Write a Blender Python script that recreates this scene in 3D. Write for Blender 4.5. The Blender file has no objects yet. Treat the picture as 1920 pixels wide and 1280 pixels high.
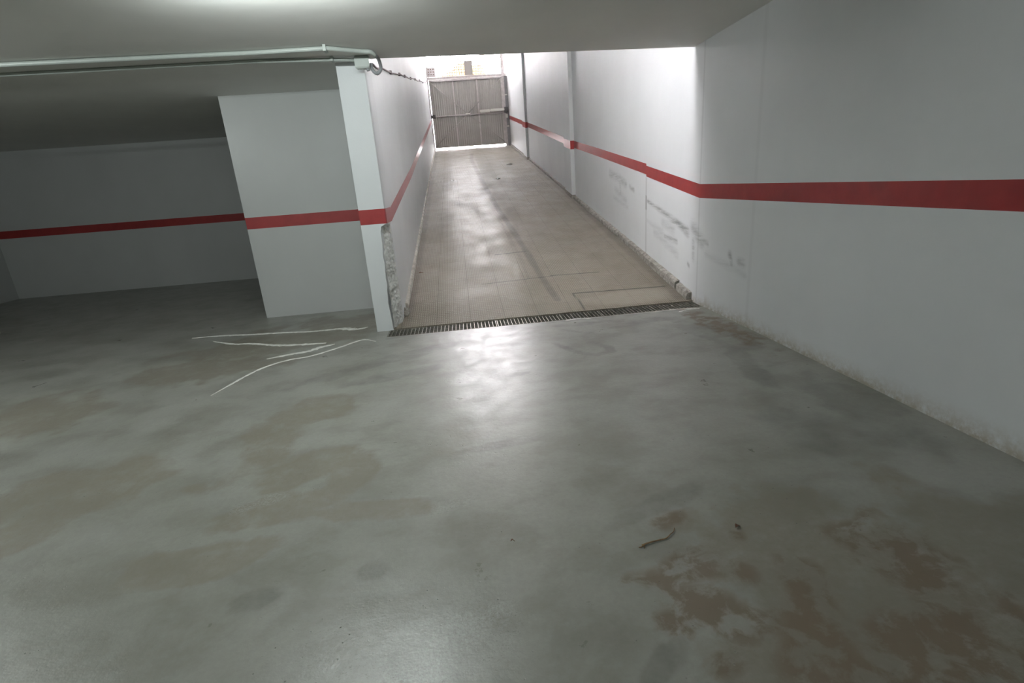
import bpy, bmesh, math, random
from mathutils import Vector, Matrix, noise
random.seed(7)
C = bpy.context.scene.collection
SC = bpy.context.scene
PI = math.pi

# ------------------------------------------------------------------ camera
f = 950.0
D = Vector((230, 3050, f)).normalized()
y0 = Vector((858-960, 351-640, f)).normalized()
Yc = (y0 - D*y0.dot(D)).normalized()
Zc = -D
Xc = Yc.cross(Zc)
R = Matrix((Xc, Yc, Zc))               # image axes (right, down, forward) -> world
EYE = Vector((0, 0, 1.5))
cd = bpy.data.cameras.new('camera'); cam = bpy.data.objects.new('camera', cd); C.objects.link(cam)
cd.sensor_width = 36; cd.lens = 36*f/1920; cd.clip_start = .02; cd.clip_end = 300
c0, c1, c2 = R.col[0].copy(), R.col[1].copy(), R.col[2].copy()
M = Matrix((( c0.x, -c1.x, -c2.x, 0), (c0.y, -c1.y, -c2.y, 0), (c0.z, -c1.z, -c2.z, 1.5), (0, 0, 0, 1)))
cam.matrix_world = M
SC.camera = cam
SC.view_settings.view_transform = 'Standard'; SC.view_settings.look = 'None'
SC.view_settings.gamma = 1; SC.view_settings.use_curve_mapping = False
SC.view_settings.exposure = 0.88
SC.cycles.max_bounces = 8; SC.cycles.diffuse_bounces = 5; SC.cycles.glossy_bounces = 3
SC.cycles.use_adaptive_sampling = True; SC.cycles.adaptive_threshold = .02
SC.cycles.caustics_reflective = False; SC.cycles.caustics_refractive = False
SC.cycles.sample_clamp_indirect = 8
SC.cycles.use_denoising = True
SC.cycles.use_light_tree = False

# ------------------------------------------------------------------ materials
class NT:
    """tiny node builder"""
    def __init__(s, name):
        s.m = bpy.data.materials.new(name); s.m.use_nodes = True
        s.t = s.m.node_tree; s.t.nodes.clear()
        s.out = s.t.nodes.new('ShaderNodeOutputMaterial')
        s.b = s.t.nodes.new('ShaderNodeBsdfPrincipled')
        s.t.links.new(s.b.outputs[0], s.out.inputs[0])
        s.co = s.t.nodes.new('ShaderNodeTexCoord').outputs['Object']
    def put(s, sock, v):
        if isinstance(v, bpy.types.NodeSocket): s.t.links.new(v, sock)
        elif v is not None:
            if hasattr(sock.default_value, '__len__') and not hasattr(v, '__len__'): v = [v]*len(sock.default_value)
            if hasattr(sock.default_value, '__len__') and len(sock.default_value) == 4 and len(v) == 3: v = (*v, 1)
            sock.default_value = v
    def math(s, op, a, b=None, c=None, clamp=False):
        n = s.t.nodes.new('ShaderNodeMath'); n.operation = op; n.use_clamp = clamp
        s.put(n.inputs[0], a); s.put(n.inputs[1], b); s.put(n.inputs[2], c); return n.outputs[0]
    def noise(s, scale, detail=4, rough=.55, stretch=None, dist=0):
        co = s.co
        if stretch:
            mp = s.t.nodes.new('ShaderNodeMapping'); mp.inputs['Scale'].default_value = stretch
            s.t.links.new(s.co, mp.inputs[0]); co = mp.outputs[0]
        n = s.t.nodes.new('ShaderNodeTexNoise'); n.inputs['Scale'].default_value = scale
        n.inputs['Detail'].default_value = detail; n.inputs['Roughness'].default_value = rough
        n.inputs['Distortion'].default_value = dist
        s.t.links.new(co, n.inputs['Vector']); return n.outputs['Fac']
    def rng(s, v, a, b, c=0, d=1):
        n = s.t.nodes.new('ShaderNodeMapRange'); n.clamp = True
        s.put(n.inputs[0], v)
        for i, q in enumerate((a, b, c, d)): s.put(n.inputs[i+1], q)
        return n.outputs[0]
    def mix(s, fac, a, b, mode='MIX'):
        n = s.t.nodes.new('ShaderNodeMix'); n.data_type = 'RGBA'; n.blend_type = mode
        s.put(n.inputs[0], fac); s.put(n.inputs[6], a); s.put(n.inputs[7], b); return n.outputs[2]
    def xyz(s):
        n = s.t.nodes.new('ShaderNodeSeparateXYZ'); s.t.links.new(s.co, n.inputs[0]); return n.outputs
    def attr(s, name):
        n = s.t.nodes.new('ShaderNodeAttribute'); n.attribute_name = name
        q = s.t.nodes.new('ShaderNodeSeparateColor'); s.t.links.new(n.outputs['Color'], q.inputs[0])
        return q.outputs[0], q.outputs[1], q.outputs[2], n.outputs['Alpha']
    def bump(s, h, strength=.3, dist=.01, prev=None):
        n = s.t.nodes.new('ShaderNodeBump'); n.inputs['Strength'].default_value = strength
        n.inputs['Distance'].default_value = dist; s.put(n.inputs['Height'], h)
        if prev is not None: s.t.links.new(prev, n.inputs['Normal'])
        return n.outputs[0]
    def done(s, col=None, rough=None, metal=None, normal=None, spec=None):
        s.put(s.b.inputs['Base Color'], col); s.put(s.b.inputs['Roughness'], rough)
        s.put(s.b.inputs['Metallic'], metal)
        if spec is not None: s.put(s.b.inputs['Specular IOR Level'], spec)
        if normal is not None: s.t.links.new(normal, s.b.inputs['Normal'])
        return s.m

def plain(name, col, rough=.5, metal=0, var=.12, scale=12, bump=0, stretch=None):
    n = NT(name); v = n.noise(scale, 4, stretch=stretch)
    c = n.mix(n.rng(v, .3, .7), [q*(1-var) for q in col], [min(1, q*(1+var)) for q in col])
    return n.done(c, rough, metal, n.bump(v, bump, .01) if bump else None)

def mat_wall(name, col=(.69, .712, .722), marks=False, rough=.55):
    n = NT(name)
    big = n.noise(.9, 4); fine = n.noise(60, 1); streak = n.noise(3.2, 3, stretch=(1, 1, .08))
    c = n.mix(n.rng(big, .3, .7), [q*.95 for q in col], [q*1.03 for q in col])
    c = n.mix(n.rng(streak, .35, .7, 0, .10), c, [q*.85 for q in col])
    if marks:
        a, b, g, w = n.attr('marks')           # black scuffs, yellowed base dirt, joint lines
        br = n.rng(n.noise(20, 6, .72, stretch=(1, .16, 1.6)), .30, .68)
        c = n.mix(n.math('MULTIPLY', a, br), c, (.13, .14, .145))
        c = n.mix(n.math('MULTIPLY', b, n.rng(n.noise(22, 4, .7), .3, .6)), c, (.34, .29, .20))
        c = n.mix(g, c, (.22, .23, .23))
    nb = n.bump(fine, .10, .004); nb = n.bump(n.noise(5, 1), .12, .02, nb)
    return n.done(c, rough, 0, nb)

def mat_red():
    n = NT('red_paint'); v = n.noise(7, 4)
    c = n.mix(n.rng(v, .3, .7), (.27, .026, .028), (.34, .038, .036))
    return n.done(c, .30, 0, n.bump(n.noise(16, 3), .10, .01))

def mat_floor():
    n = NT('polished_concrete')
    br, dk, rs, wh = n.attr('stain_tone')  # stains, plus painted light falloff in br and lamp reflection in wh
    big = n.noise(.8, 6, .6, dist=.2); mid = n.noise(2.2, 7, .56, stretch=(1, 1.3, 1), dist=.15); fine = n.noise(38, 5, .7)
    base = n.mix(n.rng(big, .32, .68), (.215, .217, .186), (.305, .308, .278))
    base = n.mix(n.rng(mid, .44, .72, 0, .75), base, (.335, .340, .310))
    base = n.mix(n.rng(mid, .50, .26, 0, .85), base, (.185, .179, .150))
    base = n.mix(n.rng(fine, .35, .75, 0, .22), base, (.12, .12, .105))
    e1 = n.rng(n.noise(6, 6, .6, dist=.3), .30, .62)
    en = n.math('MULTIPLY', n.math('SUBTRACT', n.noise(5, 7, .62, dist=.3), .5), 2.2)
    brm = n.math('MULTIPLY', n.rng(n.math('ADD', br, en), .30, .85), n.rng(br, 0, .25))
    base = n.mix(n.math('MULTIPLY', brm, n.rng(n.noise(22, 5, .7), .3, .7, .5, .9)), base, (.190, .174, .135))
    base = n.mix(n.math('MULTIPLY', n.rng(n.math('ADD', dk, n.math('MULTIPLY', en, .8)), .05, .95), n.math('MULTIPLY', n.rng(dk, 0, .45), .62)), base, (.115, .114, .100))
    base = n.mix(n.math('MULTIPLY', rs, n.rng(n.noise(9, 7, .62, dist=.3), .44, .54, .12, .85)), base, (.150, .112, .074))
    e2 = n.rng(n.noise(70, 5, .8), .42, .60)
    base = n.mix(n.math('MULTIPLY', n.math('MULTIPLY', wh, e2), .6), base, (.50, .52, .50))
    # small black pits and scratches
    vor = n.t.nodes.new('ShaderNodeTexVoronoi'); vor.inputs['Scale'].default_value = 26; n.t.links.new(n.co, vor.inputs['Vector'])
    pit = n.math('MULTIPLY', n.rng(vor.outputs['Distance'], .10, .05), n.rng(n.noise(2.4, 3), .50, .62))
    base = n.mix(n.math('MULTIPLY', pit, .75), base, (.04, .04, .035))
    scr = n.math('MULTIPLY', n.rng(n.noise(60, 3, .5, stretch=(1, 2.2, 1), dist=2.5), .66, .72), n.rng(n.noise(1.9, 3), .54, .66))
    scr = n.math('MAXIMUM', scr, n.math('MULTIPLY', n.rng(wh, .02, .12), n.rng(n.noise(75, 4, .6, stretch=(1, 2, 1), dist=2.0), .60, .66)))
    base = n.mix(n.math('MULTIPLY', scr, .6), base, (.07, .07, .06))
    ro = n.rng(n.noise(5, 6, .6), .3, .7, .27, .40)
    ro = n.math('ADD', ro, n.math('MULTIPLY', n.math('ADD', rs, br), .13))
    nb = n.bump(n.noise(30, 3, .65), .11, .01)
    nb = n.bump(n.noise(5, 2, .55), .10, .02, nb)
    nb = n.bump(pit, .5, -.004, nb)
    return n.done(base, ro, 0, nb, .5)

def mat_ramp():
    n = NT('ramp_tiles')
    tr, jt, lt, _ = n.attr('stain_tone')            # tyre track, open joints, lighter slabs
    x, y, z = n.xyz()
    big = n.noise(.7, 5, .6); mid = n.noise(3.5, 6, .65, stretch=(1.2, .7, 1))
    def cell(v, p): return n.math('FLOOR', n.math('DIVIDE', v, p))
    chk = n.math('ABSOLUTE', n.math('MODULO', n.math('ADD', cell(x, .10), cell(y, .10)), 2))
    def s2(v, p):
        q = n.math('SINE', n.math('MULTIPLY', v, PI/p)); return n.math('MULTIPLY', q, q)
    rib = n.rng(s2(x, .025), .35, .75)
    dots = n.math('MULTIPLY', rib, n.rng(s2(y, .05), .3, .7))
    hgt = n.math('ADD', n.math('MULTIPLY', dots, chk), n.math('MULTIPLY', n.math('MULTIPLY', rib, .45), n.math('SUBTRACT', 1, chk)))
    def joint(v, p, w):
        q = n.math('ABSOLUTE', n.math('SUBTRACT', n.math('FRACT', n.math('DIVIDE', v, p)), .5))
        return n.rng(q, .5-w/p, .5, 0, 1)
    j = n.math('MAXIMUM', joint(x, .40, .012), joint(y, .40, .012))
    wn = n.t.nodes.new('ShaderNodeTexWhiteNoise'); wn.noise_dimensions = '2D'
    cb = n.t.nodes.new('ShaderNodeCombineXYZ'); n.put(cb.inputs[0], cell(x, .4)); n.put(cb.inputs[1], cell(y, .4))
    n.t.links.new(cb.outputs[0], wn.inputs['Vector'])
    c = n.mix(n.rng(big, .3, .7), (.158, .136, .101), (.210, .181, .137))
    c = n.mix(n.rng(mid, .4, .7, 0, .5), c, (.232, .205, .165))
    c = n.mix(n.rng(wn.outputs['Value'], 0, 1, 0, .28), c, (.160, .152, .118))
    c = n.mix(n.math('MULTIPLY', hgt, .38), c, (.34, .31, .27))  # dot tops coloured lighter, painting in the light they catch
    c = n.mix(n.math('MULTIPLY', j, n.rng(n.noise(4, 3), .35, .7, .15, .7)), c, (.12, .10, .08))
    c = n.mix(n.math('MULTIPLY', lt, .5), c, (.31, .28, .23))
    c = n.mix(n.math('MULTIPLY', tr, n.rng(n.noise(14, 5, .7), .3, .6, .45, .8)), c, (.085, .07, .06))
    c = n.mix(n.math('MULTIPLY', jt, .85), c, (.04, .035, .03))
    # worn polished lane up the middle left where wheels run
    lane = n.math('MULTIPLY', n.rng(n.math('ABSOLUTE', n.math('SUBTRACT', x, .25)), .62, .35), 1)
    ro = n.rng(n.noise(2.2, 5, .6), .35, .65, .58, .72)
    ro = n.math('SUBTRACT', ro, n.math('MULTIPLY', lane, .14)); ro = n.math('SUBTRACT', ro, n.math('MULTIPLY', hgt, .12))
    fade = n.rng(n.noise(1.1, 4), .35, .6, .25, 1)
    nb = n.bump(n.math('MULTIPLY', hgt, fade), 1.0, .009)
    nb = n.bump(j, .5, -.004, nb)
    nb = n.bump(n.noise(50, 2, .6), .12, .004, nb)
    return n.done(c, ro, 0, nb, .5)

def mat_rough_concrete(name, a, b, scale=14, bump=.8):
    n = NT(name); v = n.noise(scale, 7, .7); w = n.noise(scale*3, 5, .7)
    c = n.mix(n.rng(v, .35, .62), a, b); c = n.mix(n.rng(w, .6, .72, 0, .8), c, (.06, .055, .045))
    return n.done(c, .85, 0, n.bump(v, bump, .02))

def emit(name, col, st):
    n = NT(name); n.put(n.b.inputs['Emission Color'], col); n.put(n.b.inputs['Emission Strength'], st)
    return n.done((.9, .9, .9), .4)

WALL = mat_wall('white_plaster')
WALLM = mat_wall('white_plaster_marked', marks=True)
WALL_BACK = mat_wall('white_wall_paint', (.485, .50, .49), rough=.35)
CEIL = mat_wall('ceiling_plaster', (.76, .76, .73), rough=.7)
RED = mat_red()
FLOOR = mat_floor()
RAMP = mat_ramp()
CURB = mat_rough_concrete('curb_mortar', (.16, .15, .13), (.36, .34, .305), 16, .6)
BROKEN = mat_rough_concrete('broken_concrete', (.50, .50, .47), (.80, .81, .79), 22, 1.0)
PLINTH = mat_rough_concrete('dirty_plinth', (.34, .32, .28), (.58, .56, .51), 8, .3)
DARKC = plain('dark_concrete', (.07, .065, .055), .9)
GALV = plain('galvanised_steel', (.32, .31, .27), .42, .75, .2, 30)
SHEET = plain('gate_sheet', (.36, .34, .315), .5, .15, .05, 3)
FRAME = plain('gate_frame_steel', (.52, .475, .47), .5, .1, .15, 10)
WHITEM = plain('white_metal', (.74, .73, .68), .35, 0, .04)
DARKM = plain('dark_metal', (.09, .085, .085), .5, .3)
PVC = plain('grey_pvc', (.43, .47, .44), .35, 0, .04)
FLEX = plain('grey_corrugated_tube', (.30, .31, .32), .4, 0, .1)
CABLE = plain('dusty_cable', (.23, .20, .20), .6)
WOOD = plain('dry_twig', (.20, .12, .055), .8, 0, .35, 60)
LEAF = plain('dead_leaf', (.13, .065, .035), .8, 0, .3, 60)
PAPER = plain('white_paper', (.75, .75, .72), .7)
FILLER = plain('white_filler', (.70, .70, .66), .7, 0, .2, 25)
FOLIAGE = plain('ochre_foliage', (.20, .115, .045), .9, 0, .5, 2.0, 1.0)
BARK = plain('bark', (.08, .05, .03), .9)
STREET = plain('street_concrete', (.42, .40, .38), .85, 0, .1, 2)
HOUSE = plain('house_render', (.55, .50, .42), .85, 0, .06, 2)
TUBE = emit('fluorescent_tube', (.93, 1.0, .99), 118.0)

# ------------------------------------------------------------------ mesh helpers
def link(name, me, parent=None):
    o = bpy.data.objects.new(name, me); C.objects.link(o)
    if parent is not None: o.parent = parent
    return o
def obj(name, bm, mats, parent=None, smooth=False, loc=None):
    me = bpy.data.meshes.new(name)
    bmesh.ops.recalc_face_normals(bm, faces=bm.faces)
    bm.to_mesh(me); bm.free()
    for m in (mats if isinstance(mats, (list, tuple)) else [mats]): me.materials.append(m)
    if smooth:
        for p in me.polygons: p.use_smooth = True
    return link(name, me, parent)
def empty(name, loc=(0, 0, 0), rz=0):
    o = bpy.data.objects.new(name, None); C.objects.link(o); o.location = loc; o.rotation_euler = (0, 0, rz); o.empty_display_size = .1
    return o
def tag(o, label, cat, group=None):
    o['label'] = label; o['category'] = cat
    if group: o['group'] = group
    return o
def struct(o): o['kind'] = 'structure'; return o
def box(bm, x0, x1, y0_, y1, z0, z1, mi=0, bevel=0):
    vs = [bm.verts.new((x, y, z)) for z in (z0, z1) for x, y in ((x0, y0_), (x1, y0_), (x1, y1), (x0, y1))]
    fs = [(0, 3, 2, 1), (4, 5, 6, 7), (0, 1, 5, 4), (1, 2, 6, 5), (2, 3, 7, 6), (3, 0, 4, 7)]
    out = [bm.faces.new([vs[i] for i in q]) for q in fs]
    for q in out: q.material_index = mi
    if bevel: bmesh.ops.bevel(bm, geom=list({e for q in out for e in q.edges}), offset=bevel, segments=2, affect='EDGES')
    return out
def tube(bm, pts, r, seg=10, cap=True):
    """round tube through points, r float or list"""
    pts = [Vector(p) for p in pts]; rings = []
    up = None
    for i, p in enumerate(pts):
        d = (pts[min(i+1, len(pts)-1)] - pts[max(i-1, 0)]).normalized()
        if up is None or abs(up.dot(d)) > .95: up = Vector((0, 0, 1)) if abs(d.z) < .9 else Vector((1, 0, 0))
        a = d.cross(up).normalized(); b = a.cross(d).normalized(); up = b
        rr = r[i] if isinstance(r, (list, tuple)) else r
        rings.append([bm.verts.new(p + a*math.cos(t*2*PI/seg)*rr + b*math.sin(t*2*PI/seg)*rr) for t in range(seg)])
    for q, w in zip(rings, rings[1:]):
        for t in range(seg): bm.faces.new((q[t], q[(t+1) % seg], w[(t+1) % seg], w[t]))
    if cap: bm.faces.new(rings[0][::-1]); bm.faces.new(rings[-1])
def bar(bm, a, b, w, h):
    """rectangular bar between points"""
    a, b = Vector(a), Vector(b); d = (b-a).normalized()
    up = Vector((0, 1, 0)) if abs(d.y) < .9 else Vector((0, 0, 1))
    s = d.cross(up).normalized(); u = s.cross(d).normalized()
    vs = [bm.verts.new(p + s*i*w/2 + u*j*h/2) for p in (a, b) for i, j in ((-1, -1), (1, -1), (1, 1), (-1, 1))]
    for q in ((0, 3, 2, 1), (4, 5, 6, 7), (0, 1, 5, 4), (1, 2, 6, 5), (2, 3, 7, 6), (3, 0, 4, 7)): bm.faces.new([vs[i] for i in q])
def smooth_pts(pts, n=6):
    pts = [Vector(p) for p in pts]; out = []
    for i in range(len(pts)-1):
        p0, p1, p2, p3 = pts[max(i-1, 0)], pts[i], pts[i+1], pts[min(i+2, len(pts)-1)]
        for k in range(n):
            t = k/n
            out.append(.5*((2*p1) + (p2-p0)*t + (2*p0-5*p1+4*p2-p3)*t*t + (3*p1-3*p2+p3-p0)*t**3))
    return out + [pts[-1]]
def prism(bm, poly, z0, z1):
    a = [bm.verts.new((x, y, z0)) for x, y in poly]; b = [bm.verts.new((x, y, z1)) for x, y in poly]
    n = len(poly); bm.faces.new(a[::-1]); bm.faces.new(b)
    for i in range(n): bm.faces.new((a[i], a[(i+1) % n], b[(i+1) % n], b[i]))
def lin(v, pts):
    if v <= pts[0][0]: return pts[0][1]
    for (a, p), (b, q) in zip(pts, pts[1:]):
        if v <= b: return p + (q-p)*(v-a)/(b-a) if b > a else q
    return pts[-1][1]
def frange(a, b, s):
    n = max(1, round((b-a)/s)); return [a + (b-a)*i/n for i in range(n)]
def sst(a, b, v):
    t = min(1, max(0, (v-a)/(b-a))); return t*t*(3-2*t)
def blob(x, y, cx, cy, rx, ry, ang, jag=.5, sc=3.0):
    ca, sa = math.cos(ang), math.sin(ang); dx, dy = x-cx, y-cy
    u = (dx*ca+dy*sa)/rx; v = (-dx*sa+dy*ca)/ry; d = math.hypot(u, v)
    if d > 2: return 0
    d += jag*noise.fractal(Vector((x*sc, y*sc, 1.7)), 1, 2, 4)
    return 1 - sst(.65, 1.15, d)
def stroke(x, y, pts, w0, w1=None, jag=.3, sc=8.0, soft=.4):
    """soft line through points; w interpolated along it"""
    best = 0
    n = len(pts)-1
    for i in range(n):
        ax, ay = pts[i]; bx, by = pts[i+1]; dx, dy = bx-ax, by-ay
        t = min(1, max(0, ((x-ax)*dx+(y-ay)*dy)/(dx*dx+dy*dy)))
        d = math.hypot(x-ax-t*dx, y-ay-t*dy); w = w0 + ((w1 if w1 is not None else w0)-w0)*(i+t)/n
        if d < w*2: best = max(best, 1 - sst(soft, 1.1+(.4-soft), d/w + jag*noise.noise(Vector((x*sc, y*sc, 4)))))
    return best
def set_attr(me, name, fn):
    a = me.color_attributes.new(name, 'FLOAT_COLOR', 'POINT'); buf = []
    for v in me.vertices: buf.extend(fn(v.co))
    a.data.foreach_set('color', buf)

# ------------------------------------------------------------------ layout numbers
SL = .1662; YR = 5.70                      # ramp slope, ramp foot
def zr(y): return 0 if y <= YR else .012 + SL*(y-YR)
XR = 2.66; ZC = 2.75; YG = 24.75           # near right wall, ceiling, gate plane
def xl(y): return -.79 - .0042*max(0, y-6)
def xrw(y): return lin(y, [(5.61, 2.66), (7.3, 2.68), (10, 2.705), (18, 2.69), (26, 2.63)])
YO = 25.2                                  # the passage is open to the sky beyond this
ZTOP = lambda y: 8.9     # height of the passage roof

# ------------------------------------------------------------------ floor
def grid_floor():
    xs = frange(-9, -4.5, .5) + frange(-4.5, -1.1, .05) + frange(-1.1, 2.7, .03) + [2.7]
    ys = frange(-6, .6, .6) + frange(.6, 5.42, .03) + [5.42] + frange(5.5, 7.2, .1) + frange(7.2, 11.2, .4) + [11.2]
    xs = sorted(set(round(v, 4) for v in xs) | {-.93}); ys = sorted(set(round(v, 4) for v in ys))
    bm = bmesh.new(); V = {}
    def gv(i, j):
        if (i, j) not in V: V[i, j] = bm.verts.new((xs[i], ys[j], 0))
        return V[i, j]
    for i in range(len(xs)-1):
        for j in range(len(ys)-1):
            if ys[j] >= 5.419 and xs[i] >= -.931: continue
            bm.faces.new((gv(i, j), gv(i+1, j), gv(i+1, j+1), gv(i, j+1)))
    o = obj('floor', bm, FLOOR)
    B = [(1.5, 1.1, 1.0, .9, .3), (-1.25, 3.55, .50, .26, .9), (-1.35, 3.15, .22, .42, -.2), (-1.0, 2.75, .36, .20, .5), (-1.05, 2.35, .45, .16, .2), (-.62, 2.25, .34, .10, -.1),  # first entry browns the lower right to paint in its light falloff
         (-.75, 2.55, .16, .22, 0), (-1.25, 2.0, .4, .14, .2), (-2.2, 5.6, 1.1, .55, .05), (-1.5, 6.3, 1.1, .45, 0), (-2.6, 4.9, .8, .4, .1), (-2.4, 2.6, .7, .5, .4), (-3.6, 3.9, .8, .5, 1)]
    K = [(-.55, 4.75, .55, .15, .45), (-1.2, 4.35, .5, .15, .5), (-.75, 4.15, .5, .12, .3), (-.52, 1.80, .075, .055, .4), (-.95, 1.72, .1, .06, .3), (.08, 2.75, .30, .06, .1),
         (2.15, 3.55, .12, .55, -.2), (2.3, 4.4, .22, .6, .1), (1.95, 2.5, .3, .35, .3), (2.4, 2.7, .25, .6, 0), (.35, 3.9, .16, .05, .1), (1.8, 5.1, .5, .10, 0), (1.2, 5.2, .5, .08, 0),
         (-.1, 3.85, .10, .06, 0), (.8, 2.0, .3, .07, .4), (.5, 1.2, .14, .05, .7)]
    Rr = [(.78, 1.60, .13, .09, .3), (.60, 1.55, .14, .035, -.1), (.66, 1.44, .06, .10, .7), (.76, 1.40, .15, .09, 0), (.86, 1.30, .13, .14, .5), (.60, 1.34, .07, .06, 0), (.95, 1.52, .08, .08, 0),
          (1.0, 1.15, .22, .18, .5), (.72, 1.17, .1, .05, .3), (1.15, 1.45, .1, .14, 0), (.82, 1.88, .11, .05, .2), (1.05, 1.72, .05, .04, 0), (2.45, 4.6, .16, .85, .05), (1.35, 1.0, .4, .3, .2), (1.6, 1.5, .2, .3, .2)]
    curve = [(.78, 4.62), (.93, 4.30), (1.08, 4.17), (1.22, 4.22), (1.24, 4.36), (1.12, 4.52)]
    arc2 = [(.95, 5.05), (1.15, 4.85), (1.5, 4.95), (1.9, 5.0)]
    def fn(c):
        x, y = c.x, c.y
        if y < .5 or x < -4.6: return (0, 0, 0, 0)
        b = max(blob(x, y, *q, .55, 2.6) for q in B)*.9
        k = max(blob(x, y, *q, .45, 4) for q in K)*.55
        k = max(k, .62*stroke(x, y, curve, .05, .07), .45*stroke(x, y, arc2, .05), .5*stroke(x, y, [(-.9, 5.38), (2.6, 5.38)], .05, .03, .6, 5))
        r = max(blob(x, y, *q, .55, 6) for q in Rr)
        w = max(.16*blob(x, y, -.35, 1.42, .42, .26, .2, .6, 4), .12*blob(x, y, .15, 3.9, .4, .6, 0, .6, 3), .85*blob(x, y, -.30, 1.26, .16, .07, .3, .6, 7), .55*blob(x, y, -.16, 1.42, .20, .10, .4, .8, 7), .5*blob(x, y, -1.2, 2.42, .2, .05, .3, .8, 9), .3*blob(x, y, -.2, 2.2, .15, .05, .3, .8, 9))  # strongest patch, nearest the camera, paints the batten's reflection
        return (b, k, r, w)
    set_attr(o.data, 'stain_tone', fn)
    return struct(o)
grid_floor()

# ramp surface: thick slab of tiles
def make_ramp():
    xs = frange(-1.0, 2.8, .022) + [2.8]; ys = frange(YR, 8.4, .014) + frange(8.4, 13, .04) + frange(13, 25.3, .12) + [25.3]
    bm = bmesh.new(); V = [[bm.verts.new((x, y, zr(y) if y > YR else .012)) for x in xs] for y in ys]
    for a, b in zip(V, V[1:]):
        for i in range(len(xs)-1): bm.faces.new((a[i], a[i+1], b[i+1], b[i]))
    lo = [bm.verts.new((x, YR, -.25)) for x in xs]
    for i in range(len(xs)-1): bm.faces.new((lo[i], lo[i+1], V[0][i+1], V[0][i]))
    o = obj('ramp', bm, RAMP)
    T = [(1.10, 6.1), (1.07, 6.5), (1.035, 7.2), (1.01, 8.1), (.94, 9.7), (.83, 11.9), (.75, 14.4), (.68, 17.5), (.62, 20.5), (.72, 22.6)]
    T2 = [(.86, 7.0), (.86, 8.2), (.82, 9.6), (.72, 11.8)]
    J = [([(1.33, 6.27), (2.52, 6.22)], .020), ([(1.18, 7.0), (1.85, 6.97)], .016), ([(1.33, 6.27), (1.36, 5.72)], .013),
         ([(.5, 8.2), (1.0, 8.25)], .02), ([(.2, 6.9), (1.2, 6.98)], .012)]
    def fn(c):
        x, y = c.x, c.y
        t = max(.85*stroke(x, y, T, .055, .10, .2, 1.2), .35*stroke(x, y, T2, .035, .05, .2, 1.2), .5*blob(x, y, .45, 13.2, .45, .55, 0, .5, 2), .35*blob(x, y, 1.9, 14.5, .5, 1.2, .2, .6, 1.5),
                .5*stroke(x, y, [(xl(6.3)+.07, 5.9), (xl(24)+.09, 24.5)], .06, .10, .4, 2), .5*stroke(x, y, [(2.56, 5.8), (2.62, 12), (2.6, 24)], .09, .10, .4, 2))
        j = max(stroke(x, y, p, w, None, .2) for p, w in J) if y < 9 else 0
        l = max(blob(x, y, 2.0, 5.98, .62, .24, 0, .15), .8*stroke(x, y, [(.7, 7.0), (.75, 7.6)], .05))
        return (t, j, l, 1)
    set_attr(o.data, 'stain_tone', fn)
    return struct(o)
make_ramp()

# drain channel (concrete trough) under the grates
bm = bmesh.new()
box(bm, -.96, 2.70, 5.42, 5.70, -.22, -.20)
box(bm, -.96, 2.70, 5.415, 5.43, -.20, -.012); box(bm, -.96, 2.70, 5.69, 5.70, -.20, -.008)
box(bm, -.97, -.93, 5.43, 5.69, -.20, -.004)
o = obj('trim_1', bm, DARKC); struct(o)

# ------------------------------------------------------------------ walls as row grids: rows are heights as a function of y
def wall_rows(name, X, ys, rows, red, mats, marks=None, thick=None, sub=None):
    """X(y), ys list, rows = list of z(y) functions; red = row index painted red"""
    bm = bmesh.new(); V = [[bm.verts.new((X(y), y, r(y))) for r in rows] for y in ys]
    for a, b in zip(V, V[1:]):
        for i in range(len(rows)-1):
            q = bm.faces.new((a[i], b[i], b[i+1], a[i+1])); q.material_index = 1 if i == red else 0
    if thick:   # back face far side and end caps
        W = [[bm.verts.new((X(y)+thick, y, r(y))) for r in (rows[0], rows[-1])] for y in ys]
        for a, b in zip(W, W[1:]): bm.faces.new((a[0], a[1], b[1], b[0]))
        for k, (a, b) in enumerate(zip(V, V[1:])):
            bm.faces.new((a[-1], b[-1], W[k+1][1], W[k][1])); bm.faces.new((a[0], W[k][0], W[k+1][0], b[0]))
        for e in (0, -1): bm.faces.new(V[e] + [W[e][1], W[e][0]])
    o = obj(name, bm, mats)
    if marks: set_attr(o.data, 'marks', marks)
    return struct(o)

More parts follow.
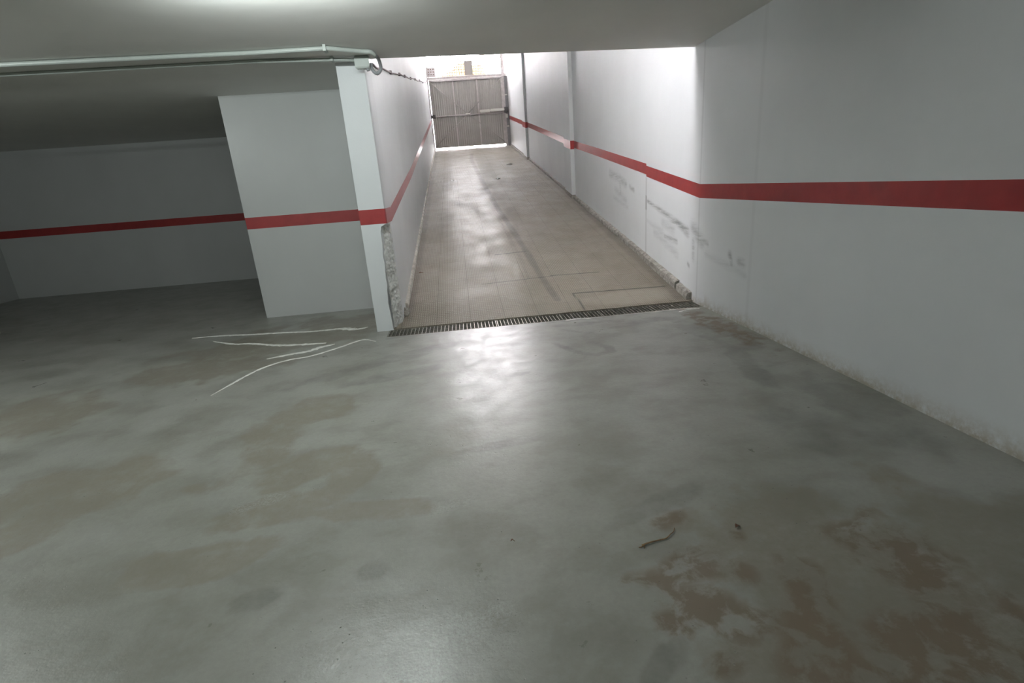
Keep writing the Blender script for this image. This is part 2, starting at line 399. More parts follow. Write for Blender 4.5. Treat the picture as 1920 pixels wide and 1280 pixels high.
ST = [(-6, 1.345), (5.62, 1.346), (7.35, 1.605), (7.3501, 1.632), (12.35, 2.365), (24.9, 4.47)]
SBn = [(-6, 1.197), (5.62, 1.198), (7.35, 1.459), (7.3501, 1.488), (12.35, 2.215), (24.9, 4.31)]
def zb(y): return zr(y) - .06
rows = [(lambda y, k=k: zb(y) + (lin(y, SBn)-zb(y))*k/50) for k in range(51)] + [lambda y: lin(y, ST)]
rows += [(lambda y, k=k: lin(y, ST) + ((ZC+.4 if y < 5.75 else ZTOP(y)+.3)-lin(y, ST))*k/14) for k in range(1, 15)]
ysr = frange(-6, 3.6, .6) + frange(3.6, 9.4, .024) + frange(9.4, 25.2, .2) + [25.2]
ysr = sorted(set([round(v, 4) for v in ysr] + [5.61, 7.35, 7.3501]))
SCUFF = [([(7.28, 1.12), (6.53, .96), (6.15, .87), (5.9, .80)], .022, .045, 1.0), ([(6.40, .955), (6.0, .86)], .014, .02, .9), ([(9.2, 1.55), (8.7, 1.46), (8.3, 1.36)], .06, .05, .55),
         ([(8.62, 1.50), (8.6, 1.22)], .03, .04, .45), ([(8.1, 1.32), (7.9, 1.27)], .03, .03, .8), ([(6.63, .69), (6.22, .655)], .02, .03, .8), ([(7.3, .85), (6.7, .72)], .02, .05, .35),
         ([(5.75, .86), (5.52, .72)], .07, .06, .75), ([(5.74, .70), (5.73, .50)], .035, .03, .55), ([(5.5, .74), (5.38, .72)], .02, .02, .9), ([(4.90, .66), (4.86, .58)], .03, .02, .75), ([(4.72, .61), (4.64, .605)], .03, .035, .85),
         ([(5.87, .43), (5.84, .41)], .02, .02, .9), ([(7.0, .72), (6.2, .50)], .05, .05, .3), ([(9.0, 1.15), (8.2, 1.0)], .03, .03, .3), ([(8.9, 1.28), (8.3, 1.1)], .05, .05, .3), ([(6.7, .86), (6.35, .80)], .05, .06, .4), ([(5.4, .6), (4.6, .5)], .04, .03, .25)]
def rmarks(c):
    y, z = c.y, c.z
    s = 0
    if 4.3 < y < 9.5 and z < 2: s = max(k*stroke(y, z, p, w0*1.3, w1*1.3, .18, 4, .0) for p, w0, w1, k in SCUFF)
    h = z - zr(y)
    d = .8*(1-sst(.0, .10, h)) * (1 if y < 5.7 else .7)
    if y < 5.4: d = max(d, .5*(1-sst(.0, .16, h + .06*noise.noise(Vector((y*5, z*5, 0))))))
    j = 0
    if abs(y-5.61) < .014: j = .25
    if abs(y-7.35) < .018 and z < 1.45: j = .35 + (.5 if 1.0 < z < 1.2 else 0)
    if abs(y-4.53) < .02: j = .08
    if y > 12: d = max(d, 0)
    return (s, d, j, 1)
wall_rows('wall_right', lambda y: XR if y <= 5.61 else xrw(y), ysr, rows, 50, [WALLM, RED], rmarks, .25)

# pilasters on the tunnel's right wall, part of the setting
def pilaster(name, ya, yb, x):
    ys = [ya, (ya+yb)/2, yb]
    r2 = [lambda y: zr(y)-.02, lambda y: zr(y)+.09, lambda y: lin(y, SBn)-.025, lambda y: lin(y, ST)+.005, lambda y: ZTOP(y)]
    bm = bmesh.new()
    V = [[bm.verts.new((x, y, r(y))) for r in r2] for y in (ya, yb)]
    W = [[bm.verts.new((x+.12, y, r(y))) for r in r2] for y in (ya, yb)]
    for i in range(4):
        for q in ((V[0][i], V[1][i], V[1][i+1], V[0][i+1]), (W[0][i], V[0][i], V[0][i+1], W[0][i+1]), (V[1][i], W[1][i], W[1][i+1], V[1][i+1])):
            g = bm.faces.new(q); g.material_index = 1 if i == 2 else (2 if i == 0 else 0)
    bm.faces.new((V[0][4], V[1][4], W[1][4], W[0][4]))
    struct(obj(name, bm, [WALL, RED, CURB]))
pilaster('trim_2', 12.02, 12.75, 2.615)
pilaster('trim_3', 19.3, 20.1, 2.60)

# tunnel left wall (starts behind the pillar)
STL = [(6.1, 1.335), (9.8, 1.90), (24.75, 4.48)]; SBL = [(6.1, 1.190), (9.8, 1.75), (24.75, 4.33)]
rl = [lambda y: zr(y)-.08, lambda y: zr(y)+.2, lambda y: lin(y, SBL), lambda y: lin(y, STL), lambda y: lin(y, STL)+1.0, lambda y: max(ZTOP(y), ZC)+.3]
wall_rows('wall_left', lambda y: xl(y), [6.1, 6.3] + frange(6.6, 25.2, .3) + [25.2], rl, 2, [WALL, RED], None, -.28)

# ------------------------------------------------------------------ pillar with the broken corner
pil = empty('pillar', (-.93, 5.9, 0))
tag(pil, 'white pillar with a red band and a crumbling corner at the left end of the drain', 'pillar')
def off(v): return v
PX, PY = -.93, 5.9
def pillar_body():
    bm = bmesh.new()
    L = [(-1.07, 5.69), (-1.07, 6.1)]
    zs = [0] + frange(.03, 1.16, .03) + [1.16, 1.19, 1.345, 2.0, ZC]
    rings = []
    for z in zs:
        brk = z < 1.17
        n1 = noise.fractal(Vector((0, 3, z*5)), 1, 2, 3)*.012
        xf = (lin(z, [(0, -.885), (.25, -.900), (.5, -.893), (1.1, -.868), (1.17, -.85)]) + n1) if brk else -.80
        ring = [(-1.07, 6.1), (-1.07, 5.69), (xf, 5.69)]
        ring += [(xf+.004, 5.735), (-.85, 5.86), (-.80, 5.955+n1)] if brk else [(-.80, 5.69), (-.797, 5.694), (-.79, 5.72)]
        ring += [(-.79, 6.0), (-.79, 6.1)]
        rings.append([bm.verts.new((x-PX, y-PY, z)) for x, y in ring])
    n = len(rings[0])
    for a, b, z in zip(rings, rings[1:], zs):
        for i in range(n):
            q = bm.faces.new((a[i], a[(i+1) % n], b[(i+1) % n], b[i])); 
            if abs(z-1.19) < .001: q.material_index = 1
    bm.faces.new(rings[0][::-1]); bm.faces.new(rings[-1])
    return obj('pillar_body', bm, [WALL, RED], pil)
pillar_body()
def broken():
    bm = bmesh.new(); nu, nz = 26, 170; G = []
    for k in range(nz+1):
        z = 1.19*k/nz; row = []
        for i in range(nu+1):
            u = i/nu
            a = Vector((-.868, 5.725, z)); b = Vector((-.783, 5.965, z))
            p = a.lerp(b, u)
            bulge = math.sin(PI*u)*lin(z, [(0, .022), (.6, .016), (1.19, .012)])
            nn = noise.fractal(Vector((u*2.2, z*9, 3)), 1, 2, 5)*.022 + noise.noise(Vector((u*9, z*34, 8)))*.012 + abs(noise.noise(Vector((u*4, z*14, 2))))*-.02
            out = Vector((.94, -.33, 0))
            edge = min(1, 6*u+.15, 6*(1-u)+.15)
            p += out*(bulge + nn*edge - .012)
            p.x = min(p.x, -.775)
            row.append(bm.verts.new(p - Vector((PX, PY, 0))))
        G.append(row)
    for a, b in zip(G, G[1:]):
        for i in range(nu): bm.faces.new((a[i], a[i+1], b[i+1], b[i]))
    o = obj('broken_corner', bm, BROKEN, pil); o['label'] = 'grey crumbling broken concrete corner'
broken()

# mortar lump at the pillar foot and plinth strips along the ramp
bm = bmesh.new()
for k, (x, y, r) in enumerate(((-.765, 6.14, .045), (-.77, 6.05, .035))):
    bmesh.ops.create_icosphere(bm, subdivisions=3, radius=r, matrix=Matrix.Translation((x, y, zr(y)+.02)))
for v in bm.verts: v.co += v.normal*0 + Vector((noise.noise(v.co*30), noise.noise(v.co*30+Vector((5, 0, 0))), noise.noise(v.co*30+Vector((0, 7, 0)))))*.014
tag(obj('mortar_lump', bm, CURB, smooth=False), 'lump of grey mortar on the ramp between the broken pillar corner and the left plinth', 'mortar')

def strip(name, ys, base, wallx, hgt, mat, wob=.006, seed=0, endlump=False):
    """rounded upstand between wall and ramp"""
    bm = bmesh.new(); rings = []
    for y in ys:
        b, w, h = base(y), wallx(y), hgt(y); z = zr(y); s = -1 if b < w else 1
        prof = [(b, -.02), (b, h*.55), (b+(w-b)*.12, h*.85), (b+(w-b)*.4, h), (w-s*-.0, h*1.06), (w+(w-b)*.3, h*1.06), (w+(w-b)*.3, -.02)]
        ring = []
        for i, (x, zz) in enumerate(prof):
            nn = noise.fractal(Vector((i*1.7+seed, y*7, seed)), 1, 2, 4)*wob if 0 < i < 5 else 0
            ring.append(bm.verts.new((x+nn, y, z+zz+nn)))
        rings.append(ring)
    n = len(rings[0])
    for a, b in zip(rings, rings[1:]):
        for i in range(n): bm.faces.new((a[i], a[(i+1) % n], b[(i+1) % n], b[i]))
    bm.faces.new(rings[0][::-1]); bm.faces.new(rings[-1])
    return obj(name, bm, mat)
ys1 = frange(5.735, 6.06, .02) + [6.06]
tag(strip('curb', ys1, lambda y: 2.60, lambda y: 2.66, lambda y: .085, CURB, .010, 2), 'short broken end piece of the curb beside the right end of the drain', 'curb')
ys2 = frange(6.10, 12.0, .04) + [12.0]
tag(strip('curb', ys2, lambda y: lin(y, [(6.1, 2.60), (7.0, 2.61), (7.5, 2.635), (9, 2.645), (12, 2.645)]), lambda y: xrw(y), lambda y: lin(y, [(6.1, .10), (7, .09), (9, .075), (12, .06)]), CURB, .008, 5), 'long rough mortar curb at the foot of the right wall below the nearer pilaster', 'curb')
tag(strip('curb', frange(12.77, 19.28, .08)+[19.28], lambda y: 2.655, lambda y: xrw(y), lambda y: .06, CURB, .01, 9), 'rough mortar curb at the foot of the right wall between the two pilasters', 'curb')
tag(strip('curb', frange(20.12, 24.6, .1)+[24.6], lambda y: 2.60, lambda y: xrw(y), lambda y: .06, CURB, .01, 12), 'farthest stretch of mortar curb at the foot of the right wall next to the gate', 'curb')
struct(strip('baseboard_left', frange(6.3, 24.6, .1)+[24.6], lambda y: xl(y)+.038-.0008*(y-6), lambda y: xl(y)+.001, lambda y: .06, PLINTH, .003, 15))

# ------------------------------------------------------------------ garage walls, ceiling
def wall_prism(name, x0, x1, ya, yb, z0=-.05, z1=ZC+.02, mats=None, stripe=True):
    bm = bmesh.new()
    lev = [z0, 1.18, 1.325, z1] if stripe else [z0, z1]
    for i, (a, b) in enumerate(zip(lev, lev[1:])):
        box(bm, x0, x1, ya, yb, a, b, 1 if stripe and i == 1 else 0)
    bmesh.ops.remove_doubles(bm, verts=bm.verts, dist=1e-5)
    bm.faces.ensure_lookup_table()
    # drop doubled inner faces
    seen = {}
    for q in list(bm.faces):
        k = tuple(sorted(v.index for v in q.verts))
        seen.setdefault(k, []).append(q)
    bm.verts.index_update()
    return struct(obj(name, bm, mats or [WALL_BACK, RED]))
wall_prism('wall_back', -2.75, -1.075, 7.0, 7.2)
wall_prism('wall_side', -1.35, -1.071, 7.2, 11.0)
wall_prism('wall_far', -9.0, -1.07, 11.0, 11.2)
wall_prism('wall_garage_left', -9.2, -9.0, -6, 11.2)
wall_prism('wall_front', -9.2, 2.91, -6.2, -6.0)

bm = bmesh.new()
prism(bm, [(-9.2, -6.2), (2.80, -6.2), (2.80, 5.87), (-.80, 5.598), (-.80, 6.1), (-.94, 6.1), (-.94, 11.2), (-9.2, 11.2)], ZC, ZC+.36)
struct(obj('ceiling', bm, CEIL))
# sloping roof over the ramp passage and its closing piece above the beam
bm = bmesh.new()
v = [bm.verts.new(p) for p in ((-1.2, 5.5, 8.9), (2.9, 5.5, 8.9), (2.9, YO, ZTOP(YO)), (-1.2, YO, ZTOP(YO)))]
w = [bm.verts.new(q.co + Vector((0, 0, .25))) for q in v]
bm.faces.new(v[::-1]); bm.faces.new(w)
for i in range(4): bm.faces.new((v[i], v[(i+1) % 4], w[(i+1) % 4], w[i]))
o = obj('ceiling_ramp', bm, CEIL); struct(o)

bm = bmesh.new(); box(bm, -1.2, 2.9, 5.35, 5.55, ZC+.36, 9.1); struct(obj('wall_above_beam', bm, CEIL))
# ------------------------------------------------------------------ drain grates
def grate(x0, x1, label):
    t = empty('drain_grate', ((x0+x1)/2, 5.56, 0)); tag(t, label, 'grate', 'drain grates across the ramp foot')
    cx = (x0+x1)/2; W = (x1-x0)/2; bm = bmesh.new()
    a, b = -.135, .135
    for s in (a, b-.007): box(bm, -W, W, s, s+.007, -.028, .002)
    for s in (-W, W-.008): box(bm, s, s+.008, a, b, -.028, .002)
    obj('frame', bm, GALV, t)
    bm = bmesh.new()
    n = int(round((x1-x0)/.0415))
    for i in range(1, n):
        x = -W + (x1-x0)*i/n; box(bm, x-.0025, x+.0025, a, b, -.026, .001)
    for y in (-.068, 0, .068): box(bm, -W, W, y-.002, y+.002, -.020, -.002)
    obj('grid', bm, GALV, t)
grate(-.925, .285, 'left steel grate of the floor drain, next to the broken pillar')
grate(.295, 1.487, 'middle steel grate of the floor drain')
grate(1.497, 2.652, 'right steel grate of the floor drain, ending at the right wall')

# crumbly mortar bed along the drain's front edge (white filler patches on the floor are things of their own)
def flat_strip(name, pts, w, mat, label, cat, group=None, z=.0015, jag=.5, sc=14, h=.002):
    """thin irregular ribbon lying on the floor"""
    bm = bmesh.new(); P = smooth_pts([(*p, 0) if len(p) == 2 else p for p in pts], 10); n = len(P); rows_ = []
    for i, p in enumerate(P):
        d = (P[min(i+1, n-1)]-P[max(i-1, 0)]); s = Vector((-d.y, d.x, 0)).normalized()
        ww = (w if not callable(w) else w(i/(n-1)))*(1+jag*noise.fractal(Vector((i*.35, p.x*sc, p.y)), 1, 2, 3))
        ww = max(ww, .0015)*min(1, .15+6*i/n, .15+6*(n-1-i)/n)
        zz = z
        l = p + s*ww*(1+.5*noise.noise(Vector((i*.8, 1, 0)))); r = p - s*ww*(1+.5*noise.noise(Vector((i*.8, 9, 0))))
        rows_.append([bm.verts.new((q.x, q.y, zz+hh)) for q, hh in ((l, -z), (l.lerp(r, .2), h), (l.lerp(r, .8), h), (r, -z))])
    for a, b in zip(rows_, rows_[1:]):
        for i in range(3): bm.faces.new((a[i], a[i+1], b[i+1], b[i]))
    o = obj(name, bm, mat); return tag(o, label, cat, group)
G = 'white filler seams on the left of the floor'
def fl(px, py):
    d = R @ Vector((px-960, py-640, f)); t = -1.5/d.z; return (d.x*t, d.y*t)
flat_strip('filler_seam', [fl(360, 634), fl(420, 629), fl(470, 627), fl(520, 624), fl(570, 622), fl(600, 620), fl(640, 616), fl(668, 617), fl(690, 613)], lambda u: .026+.020*(u>.75), FILLER, 'topmost white filler seam, closest to the white wall left of the pillar', 'crack', G)
flat_strip('filler_seam', [fl(400, 640), fl(440, 645), fl(470, 644), fl(520, 647), fl(560, 646), fl(612, 643)], lambda u: .018+.018*u, FILLER, 'short level white filler seam, second from the wall', 'crack', G)
flat_strip('filler_seam', [fl(500, 673), fl(545, 664), fl(580, 658), fl(600, 651), fl(628, 645)], lambda u: .022+.016*u, FILLER, 'slanting white filler seam running into the end of the short level one', 'crack', G)
flat_strip('filler_seam', [fl(395, 742), fl(430, 722), fl(470, 700), fl(500, 687), fl(540, 675), fl(580, 668), fl(615, 658), fl(640, 650), fl(680, 637), fl(705, 640)], .015, FILLER, 'longest and lowest white filler seam, curving up to the pillar foot', 'crack', G)
flat_strip('mortar_edge', [fl(1060, 601), fl(1085, 597), fl(1110, 597)], .012, FILLER, 'small pale mortar crumbs at the drain edge, middle of the drain', 'mortar')
flat_strip('mortar_edge', [fl(1272, 585), fl(1290, 580), fl(1312, 578)], .014, FILLER, 'pale mortar crumbs at the right end of the drain edge', 'mortar')

# ------------------------------------------------------------------ conduits and box on the ceiling above the pillar
bm = bmesh.new()
def cl(px, py, z):
    d = R @ Vector((px-960, py-640, f)); t = (z-1.5)/d.z; return (d.x*t, d.y*t, z)
zt = 2.728
up = [(-9, 5.02, zt), (-3.5, 5.04, zt), (-1.6, 5.08, zt), (-1.0, 5.06, zt), cl(675, 96, zt), cl(694, 97, zt-.005), cl(703, 103, zt-.02)]
t = empty('ceiling_conduit', (-3, 5.05, 2.75)); tag(t, 'thicker pale conduit on the ceiling, bending down over the pillar', 'conduit')
def child(name, bm, mat, par, smooth=True):
    o = obj(name, bm, mat, par, smooth)
    o.data.transform(Matrix.Translation(-Vector(par.location))); return o
tube(bm, up[:4] + smooth_pts(up[3:], 6)[1:], .018, 12); child('pipe', bm, PVC, t)
bm = bmesh.new(); box(bm, -1.03, -1.005, 5.02, 5.11, 2.70, 2.752); child('clip', bm, PVC, t, False)
bm = bmesh.new(); box(bm, -4.03, -4.005, 5.02, 5.09, 2.70, 2.752); child('clip', bm, PVC, t, False)
t = empty('ceiling_conduit', (-3, 5.4, 2.75)); tag(t, 'thinner pale conduit on the ceiling, ending in the junction box', 'conduit')
bm = bmesh.new(); tube(bm, [(-9, 5.36, 2.735), (-1.7, 5.40, 2.735), (-.93, 5.47, 2.725), (-.84, 5.48, 2.715)], .016, 12); child('pipe', bm, PVC, t)
bm = bmesh.new(); box(bm, -1.06, -1.035, 5.42, 5.49, 2.71, 2.752); child('clip', bm, PVC, t, False)
# junction box
t = empty('junction_box', (-.78, 5.50, 2.69)); tag(t, 'grey square junction box on the ceiling above the pillar top', 'junction box')
bm = bmesh.new(); box(bm, -.065, .065, -.045, .045, -.045, .062, 0, .006); obj('housing', bm, PVC, t)
bm = bmesh.new(); box(bm, -.068, .068, -.055, -.045, -.04, .052, 0, .004); obj('lid', bm, PVC, t)
bm = bmesh.new(); tube(bm, [(.04, .0, -.04), (.045, .0, -.066)], .016, 12); obj('gland', bm, FLEX, t, True)
# corrugated loop from the box to the conduit
bm = bmesh.new()
def at_y(px, py, Y):
    d = R @ Vector((px-960, py-640, f)); t_ = Y/d.y; return Vector((d.x*t_, Y, 1.5+d.z*t_))
loop = [at_y(704, 104, 5.30), at_y(709, 109, 5.42), at_y(713, 120, 5.50), at_y(714, 130, 5.52), at_y(708, 137.5, 5.52), at_y(701, 134, 5.52), at_y(697, 127, 5.52), at_y(696, 118, 5.51)]
P = smooth_pts(loop, 12)
tube(bm, P, [.0165+.002*math.sin(i*2.2) for i in range(len(P))], 12)
o = obj('flexible_tube', bm, FLEX, t, smooth=True); o.data.transform(Matrix.Translation(-Vector(t.location))); o['label'] = 'dark grey corrugated loop of tube'
# wall cable
bm = bmesh.new(); pts = []
for k in range(60):
    y = 6.6 + 18*k/59
    z = lin(y, [(6.6, 2.86), (7.17, 2.976), (8.9, 3.262), (22.1, 5.49), (24.6, 6.05)]) + .018*noise.noise(Vector((y*1.1, 0, 3))) - .010*math.sin(y*1.7)
    pts.append((xl(y)+.016, y, z))
tube(bm, [(-.70, 5.62, 2.70), (-.74, 6.1, 2.78)] + pts, .011, 8)
t = tag(obj('wall_cable', bm, CABLE, smooth=True), 'dusty sagging cable running up the left ramp wall to the gate', 'cable')
for y in (8.0, 9.6, 10.9, 12.6, 14.5, 17, 19.5):
    bm = bmesh.new(); k = min(range(60), key=lambda i: abs(pts[i][1]-y)); x, yy, z = pts[k]
    box(bm, x-.02, x+.018, yy-.03, yy+.03, z-.02, z+.02); obj('clip', bm, CABLE, t)

# ------------------------------------------------------------------ gate
gate = empty('garage_gate', (.77, YG, 3.24)); tag(gate, 'grey ribbed metal garage gate with braced steel frame at the top of the ramp', 'gate')
GX0, GX1, GZ0, GZ1 = -.80, 2.40, 3.265, 6.02
def gobj(name, bm, mat, par=gate, smooth=False):
    o = obj(name, bm, mat, par, smooth); o.data.transform(Matrix.Translation(-Vector((.77, YG, 3.24)))); return o
bm = bmesh.new()
n = 34; V = []
for i in range(n*4+1):
    x = GX0 + (GX1-GX0)*i/(n*4); y = YG + (.010 if i % 4 in (0, 1) else 0)
    V.append([bm.verts.new((x, y, z)) for z in (GZ0, GZ1)] + [bm.verts.new((x, y+.03, z)) for z in (GZ0, GZ1)])
for a, b in zip(V, V[1:]):
    bm.faces.new((a[0], b[0], b[1], a[1])); bm.faces.new((a[2], a[3], b[3], b[2])); bm.faces.new((a[1], b[1], b[3], a[3])); bm.faces.new((a[0], a[2], b[2], b[0]))
gobj('ribbed_panel', bm, SHEET)
def rail(name, a, b, w, h=.05, mat=FRAME):
    bm = bmesh.new(); bar(bm, a, b, w, h); return gobj(name, bm, mat)
fy = YG-.03
rail('top_rail', (GX0, fy, GZ1-.01), (GX1, fy, GZ1-.01), .07)
rail('bottom_rail', (GX0, fy, GZ0+.03), (GX1, fy, GZ0+.03), .05, .05, SHEET)
rail('side_rail', (GX0+.02, fy, GZ0), (GX0+.02, fy, GZ1), .05)
rail('side_rail', (GX1-.02, fy, GZ0), (GX1-.02, fy, GZ1), .07)
rail('upright', (.24, fy, GZ0), (.24, fy, GZ1), .05)
rail('upright', (1.285, fy, GZ0), (1.285, fy, GZ1), .05)
rail('middle_rail', (GX0, fy+.005, 4.58), (GX1, fy+.005, 4.58), .045)
cz = 4.61; cx_ = .78
for a in ((GX0+.04, GZ1-.06), (GX1-.04, GZ1-.06), (GX0+.04, GZ0+.08), (GX1-.04, GZ0+.08)):
    bm = bmesh.new(); tube(bm, [(a[0], fy-.03, a[1]), (cx_, fy-.035, cz)], .012, 8); gobj('brace', bm, SHEET, smooth=True)
bm = bmesh.new(); box(bm, cx_-.10, cx_+.10, fy-.055, fy-.02, cz-.025, cz+.025, 0, .006); gobj('centre_plate', bm, WHITEM)
bm = bmesh.new(); box(bm, GX0-.06, GX0+.14, fy-.12, fy+.02, 4.50, 4.64, 0, .01); gobj('lock_box', bm, DARKM)
# fixed frame: posts, lintel, mesh
fr = empty('mesh_transom', (.8, YG+.05, 3.2)); tag(fr, 'fixed pinkish grey steel frame with bright mesh panel above the gate', 'transom')
def fobj(name, bm, mat, smooth=False):
    o = obj(name, bm, mat, fr, smooth); o.data.transform(Matrix.Translation(-Vector((.8, YG+.05, 3.2)))); return o
TZ = ZTOP(YG+.1)
bm = bmesh.new(); box(bm, -.86, 2.60, YG-.04, YG+.10, 6.055, 6.16); fobj('lintel', bm, FRAME)
bm = bmesh.new(); box(bm, 2.405, 2.50, YG-.03, YG+.10, 3.16, 6.055); fobj('post', bm, FRAME)
bm = bmesh.new(); box(bm, 2.40, 2.53, YG-.03, YG+.10, 6.16, TZ); fobj('upper_post', bm, FRAME)
bm = bmesh.new(); box(bm, -.88, -.82, YG-.03, YG+.10, 3.16, 6.055); fobj('post', bm, FRAME)
bm = bmesh.new(); box(bm, -.90, -.84, YG-.03, YG+.10, 6.16, TZ); fobj('upper_post', bm, FRAME)
bm = bmesh.new()
p = .105; k = 0; x = -.80
while x < 2.40:
    box(bm, x-.013, x+.013, YG+.02, YG+.026, 6.16, TZ); x += p
z = 6.2
while z < TZ:
    box(bm, -.84, 2.42, YG+.0265, YG+.033, z-.013, z+.013); z += p
fobj('mesh_panel', bm, plain('mesh_steel', (.42, .35, .33), .6))
bm = bmesh.new(); box(bm, .80, 1.16, YG-.01, YG+.015, 6.17, 6.74); fobj('solid_plate', bm, SHEET)
bm = bmesh.new()
for i in range(4):
    box(bm, -.83+i*.105-.022, -.83+i*.105+.022+.01, YG-.01, YG+.0, 6.20, 6.56)
for j in range(4):
    box(bm, -.84, -.50, YG-.0095, YG+.0005, 6.20+j*.10, 6.20+j*.10+.055)
fobj('perforated_plate', bm, FRAME)
bm = bmesh.new(); box(bm, -.84, -.50, YG+.05, YG+.055, 6.18, 6.57); fobj('backing_plate', bm, LEAF)
# dark reveal with devices right of the gate
bm = bmesh.new(); box(bm, 2.505, 2.70, YG-.02, YG+.20, 3.1, 6.055); fobj('reveal_panel', bm, plain('reveal_grey', (.26, .25, .26), .7))
bm = bmesh.new(); box(bm, 2.50, 2.60, YG-.06, YG-.02, 5.28, 5.31); fobj('hinge', bm, WHITEM)
bm = bmesh.new(); box(bm, 2.50, 2.60, YG-.06, YG-.02, 3.98, 4.02); fobj('hinge', bm, WHITEM)
# operator arm
arm = empty('gate_operator', (1.9, fy-.1, 4.68)); tag(arm, 'white tubular gate opener arm fixed across the right of the gate', 'gate opener')
def aobj(name, bm, mat, smooth=False):
    o = obj(name, bm, mat, arm, smooth); o.data.transform(Matrix.Translation(-Vector(arm.location))); return o
bm = bmesh.new(); box(bm, 1.32, 1.78, fy-.15, fy-.05, 4.61, 4.73, 0, .02); aobj('cylinder', bm, WHITEM)
bm = bmesh.new(); box(bm, 1.79, 2.42, fy-.16, fy-.04, 4.63, 4.74, 0, .02); aobj('motor_housing', bm, WHITEM)
bm = bmesh.new(); box(bm, 2.42, 2.58, fy-.14, fy+.01, 4.56, 4.78, 0, .01); aobj('mounting_bracket', bm, DARKM)
bm = bmesh.new(); box(bm, 2.46, 2.56, fy-.12, fy-.02, 4.34, 4.50, 0, .012)
tag(obj('control_box', bm, WHITEM), 'small white control box on the grey reveal below the gate opener', 'box')
bm = bmesh.new(); box(bm, xl(24)+.0, xl(24)+.035, 24.2, 24.32, 4.66, 4.92, 0, .006)
tag(obj('wall_bracket', bm, WHITEM), 'small white bracket on the left wall beside the gate lock', 'bracket')

# wall closing the end of the passage left and right of the gate
bm = bmesh.new(); box(bm, -1.2, -.84, YG+.1, YG+.3, 2.9, TZ+.2); struct(obj('wall_gate_left', bm, WALL))
bm = bmesh.new(); box(bm, 2.53, 2.95, YG+.2, YG+.35, 2.9, TZ+.2); struct(obj('wall_gate_right', bm, WALL))

# unseen slab added under everything to block sky light leaking from below
bm = bmesh.new(); box(bm, -9.4, 3.2, -6.4, 25.3, -.6, -.3); struct(obj('floor_light_block', bm, DARKC))
# street outside
bm = bmesh.new(); box(bm, -30, 30, 25.3, 80, 2.98, 3.18); struct(obj('floor_street', bm, STREET))
t = empty('tree', (1.5, 46, 3.18)); tag(t, 'ochre leafed tree seen through the mesh above the gate', 'tree')
bm = bmesh.new(); bmesh.ops.create_icosphere(bm, subdivisions=5, radius=1)
for v in bm.verts:
    q = v.co.normalized(); r = 1 + .22*noise.fractal(q*2.2, 1, 2, 5) + .08*noise.noise(q*9)
    v.co = Vector((q.x*2.1*r, q.y*1.9*r, q.z*1.8*r + 5.9))
obj('crown', bm, FOLIAGE, t)
bm = bmesh.new(); tube(bm, [(0, 0, -.05), (.05, 0, 1.5), (-.05, .05, 3.0), (0, 0, 4.8)], [.22, .17, .14, .10], 12); obj('trunk', bm, BARK, t, True)

# ------------------------------------------------------------------ litter
def ribbon3(name, pts, rad, mat, label, cat, group=None):
    bm = bmesh.new(); tube(bm, smooth_pts(pts, 6), rad, 6); o = obj(name, bm, mat, smooth=True); return tag(o, label, cat, group)
t = empty('twig', (.7, 1.75, 0)); tag(t, 'thin dry forked twig lying on the floor at the lower right', 'twig')
def tw(pts, r):
    bm = bmesh.new(); P = smooth_pts([(x-.7, y-1.75, z) for x, y, z in pts], 6)
    tube(bm, P, [r*(1-.5*i/len(P)) for i in range(len(P))], 6); return bm
obj('stem', tw([(.625, 1.736, .004), (.66, 1.744, .006), (.705, 1.752, .005), (.74, 1.757, .006), (.765, 1.775, .008), (.785, 1.79, .006), (.80, 1.815, .004)], .0035), WOOD, t, True)
obj('side_branch', tw([(.635, 1.739, .004), (.622, 1.728, .004), (.608, 1.727, .003)], .003), WOOD, t, True)
obj('side_branch', tw([(.637, 1.740, .004), (.632, 1.728, .006), (.628, 1.716, .003)], .0025), WOOD, t, True)
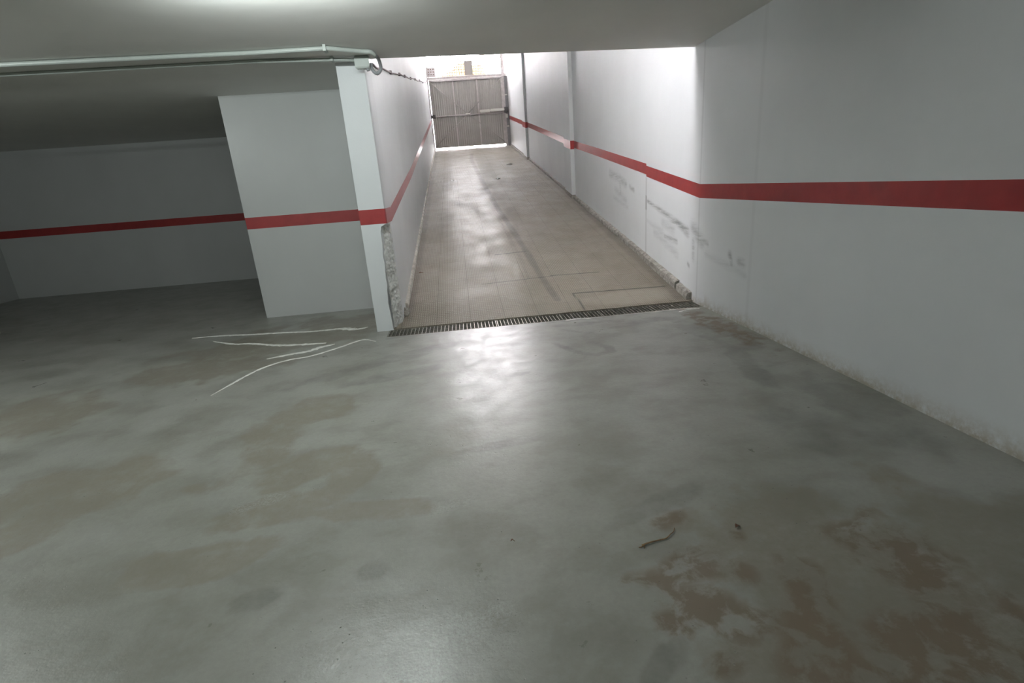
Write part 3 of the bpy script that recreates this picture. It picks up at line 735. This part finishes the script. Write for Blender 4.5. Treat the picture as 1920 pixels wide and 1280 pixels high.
def leaf(x, y, s, rz, mat, name, label, cat, group=None):
    bm = bmesh.new(); z = zr(y); rows_ = []
    for i in range(9):
        u = i/8; w = math.sin(PI*min(1, u*1.02))**.7*s*.42*(1+.25*noise.noise(Vector((u*5, x*9, y*9))))
        rows_.append([bm.verts.new(((u-.5)*s*1.6, q*w, abs(q)*w*.35 + .004 + .006*math.sin(u*5))) for q in (-1, -.5, 0, .5, 1)])
    for a, b in zip(rows_, rows_[1:]):
        for i in range(4): bm.faces.new((a[i], a[i+1], b[i+1], b[i]))
    bmesh.ops.remove_doubles(bm, verts=bm.verts, dist=1e-5)
    bmesh.ops.solidify(bm, geom=list(bm.faces), thickness=.0012)
    o = obj(name, bm, mat); o.location = (x, y, z+.001); o.rotation_euler = (math.atan(SL) if y > YR else 0, 0, rz)
    return tag(o, label, cat, group)
leaf(1.068, 1.775, .022, .6, LEAF, 'dead_leaf', 'small brown dead leaf on the floor right of the twig', 'leaf')
leaf(.088, 1.868, .012, .3, LEAF, 'dead_leaf', 'tiny dark leaf fragment on the floor near the middle of the photo', 'leaf')
leaf(-.659, 7.6, .05, .5, LEAF, 'dead_leaf', 'dark leaf on the ramp close to the left plinth', 'leaf')
leaf(1.86, 18.5, .16, .2, PAPER, 'paper_scrap', 'white paper scrap near the top of the ramp on the right', 'paper')
leaf(1.22, 15.6, .10, 1.0, PAPER, 'paper_scrap', 'pale paper scrap on the upper ramp left of the larger scrap', 'paper')
leaf(-.12, 15.9, .08, 1.0, PAPER, 'paper_scrap', 'small pale scrap on the upper ramp towards the left wall', 'paper')

# ------------------------------------------------------------------ lamps
def batten(x, y, rz, label):
    t = empty('ceiling_batten', (x, y, ZC), rz); tag(t, label, 'ceiling light', 'fluorescent battens of the garage')
    bm = bmesh.new(); box(bm, -.62, .62, -.022, .022, -.045, .0, 0, .006); obj('housing', bm, WHITEM, t)
    bm = bmesh.new(); tube(bm, [(-.6, 0, -.115), (.6, 0, -.115)], .016, 12); obj('tube', bm, TUBE, t, True)
    for s in (-1, 1):
        bm = bmesh.new(); box(bm, s*.61-.012, s*.61+.012, -.02, .02, -.135, -.04, 0, .004); obj('lamp_holder', bm, WHITEM, t)
batten(-.95, 3.42, 0, 'fluorescent batten on the ceiling nearest the pillar, just above the view')
batten(-4.6, 3.4, 0, 'fluorescent batten on the ceiling of the left bays')
batten(-4.6, -1.6, 0, 'fluorescent batten on the ceiling behind and left of the camera')
batten(-2.9, -2.8, 0, 'fluorescent batten on the ceiling behind the camera')

# daylight: overcast white sky
w = bpy.data.worlds.new('sky'); SC.world = w; w.use_nodes = True
bg = w.node_tree.nodes['Background']; bg.inputs[0].default_value = (1.0, .955, .985, 1); bg.inputs[1].default_value = 22.0
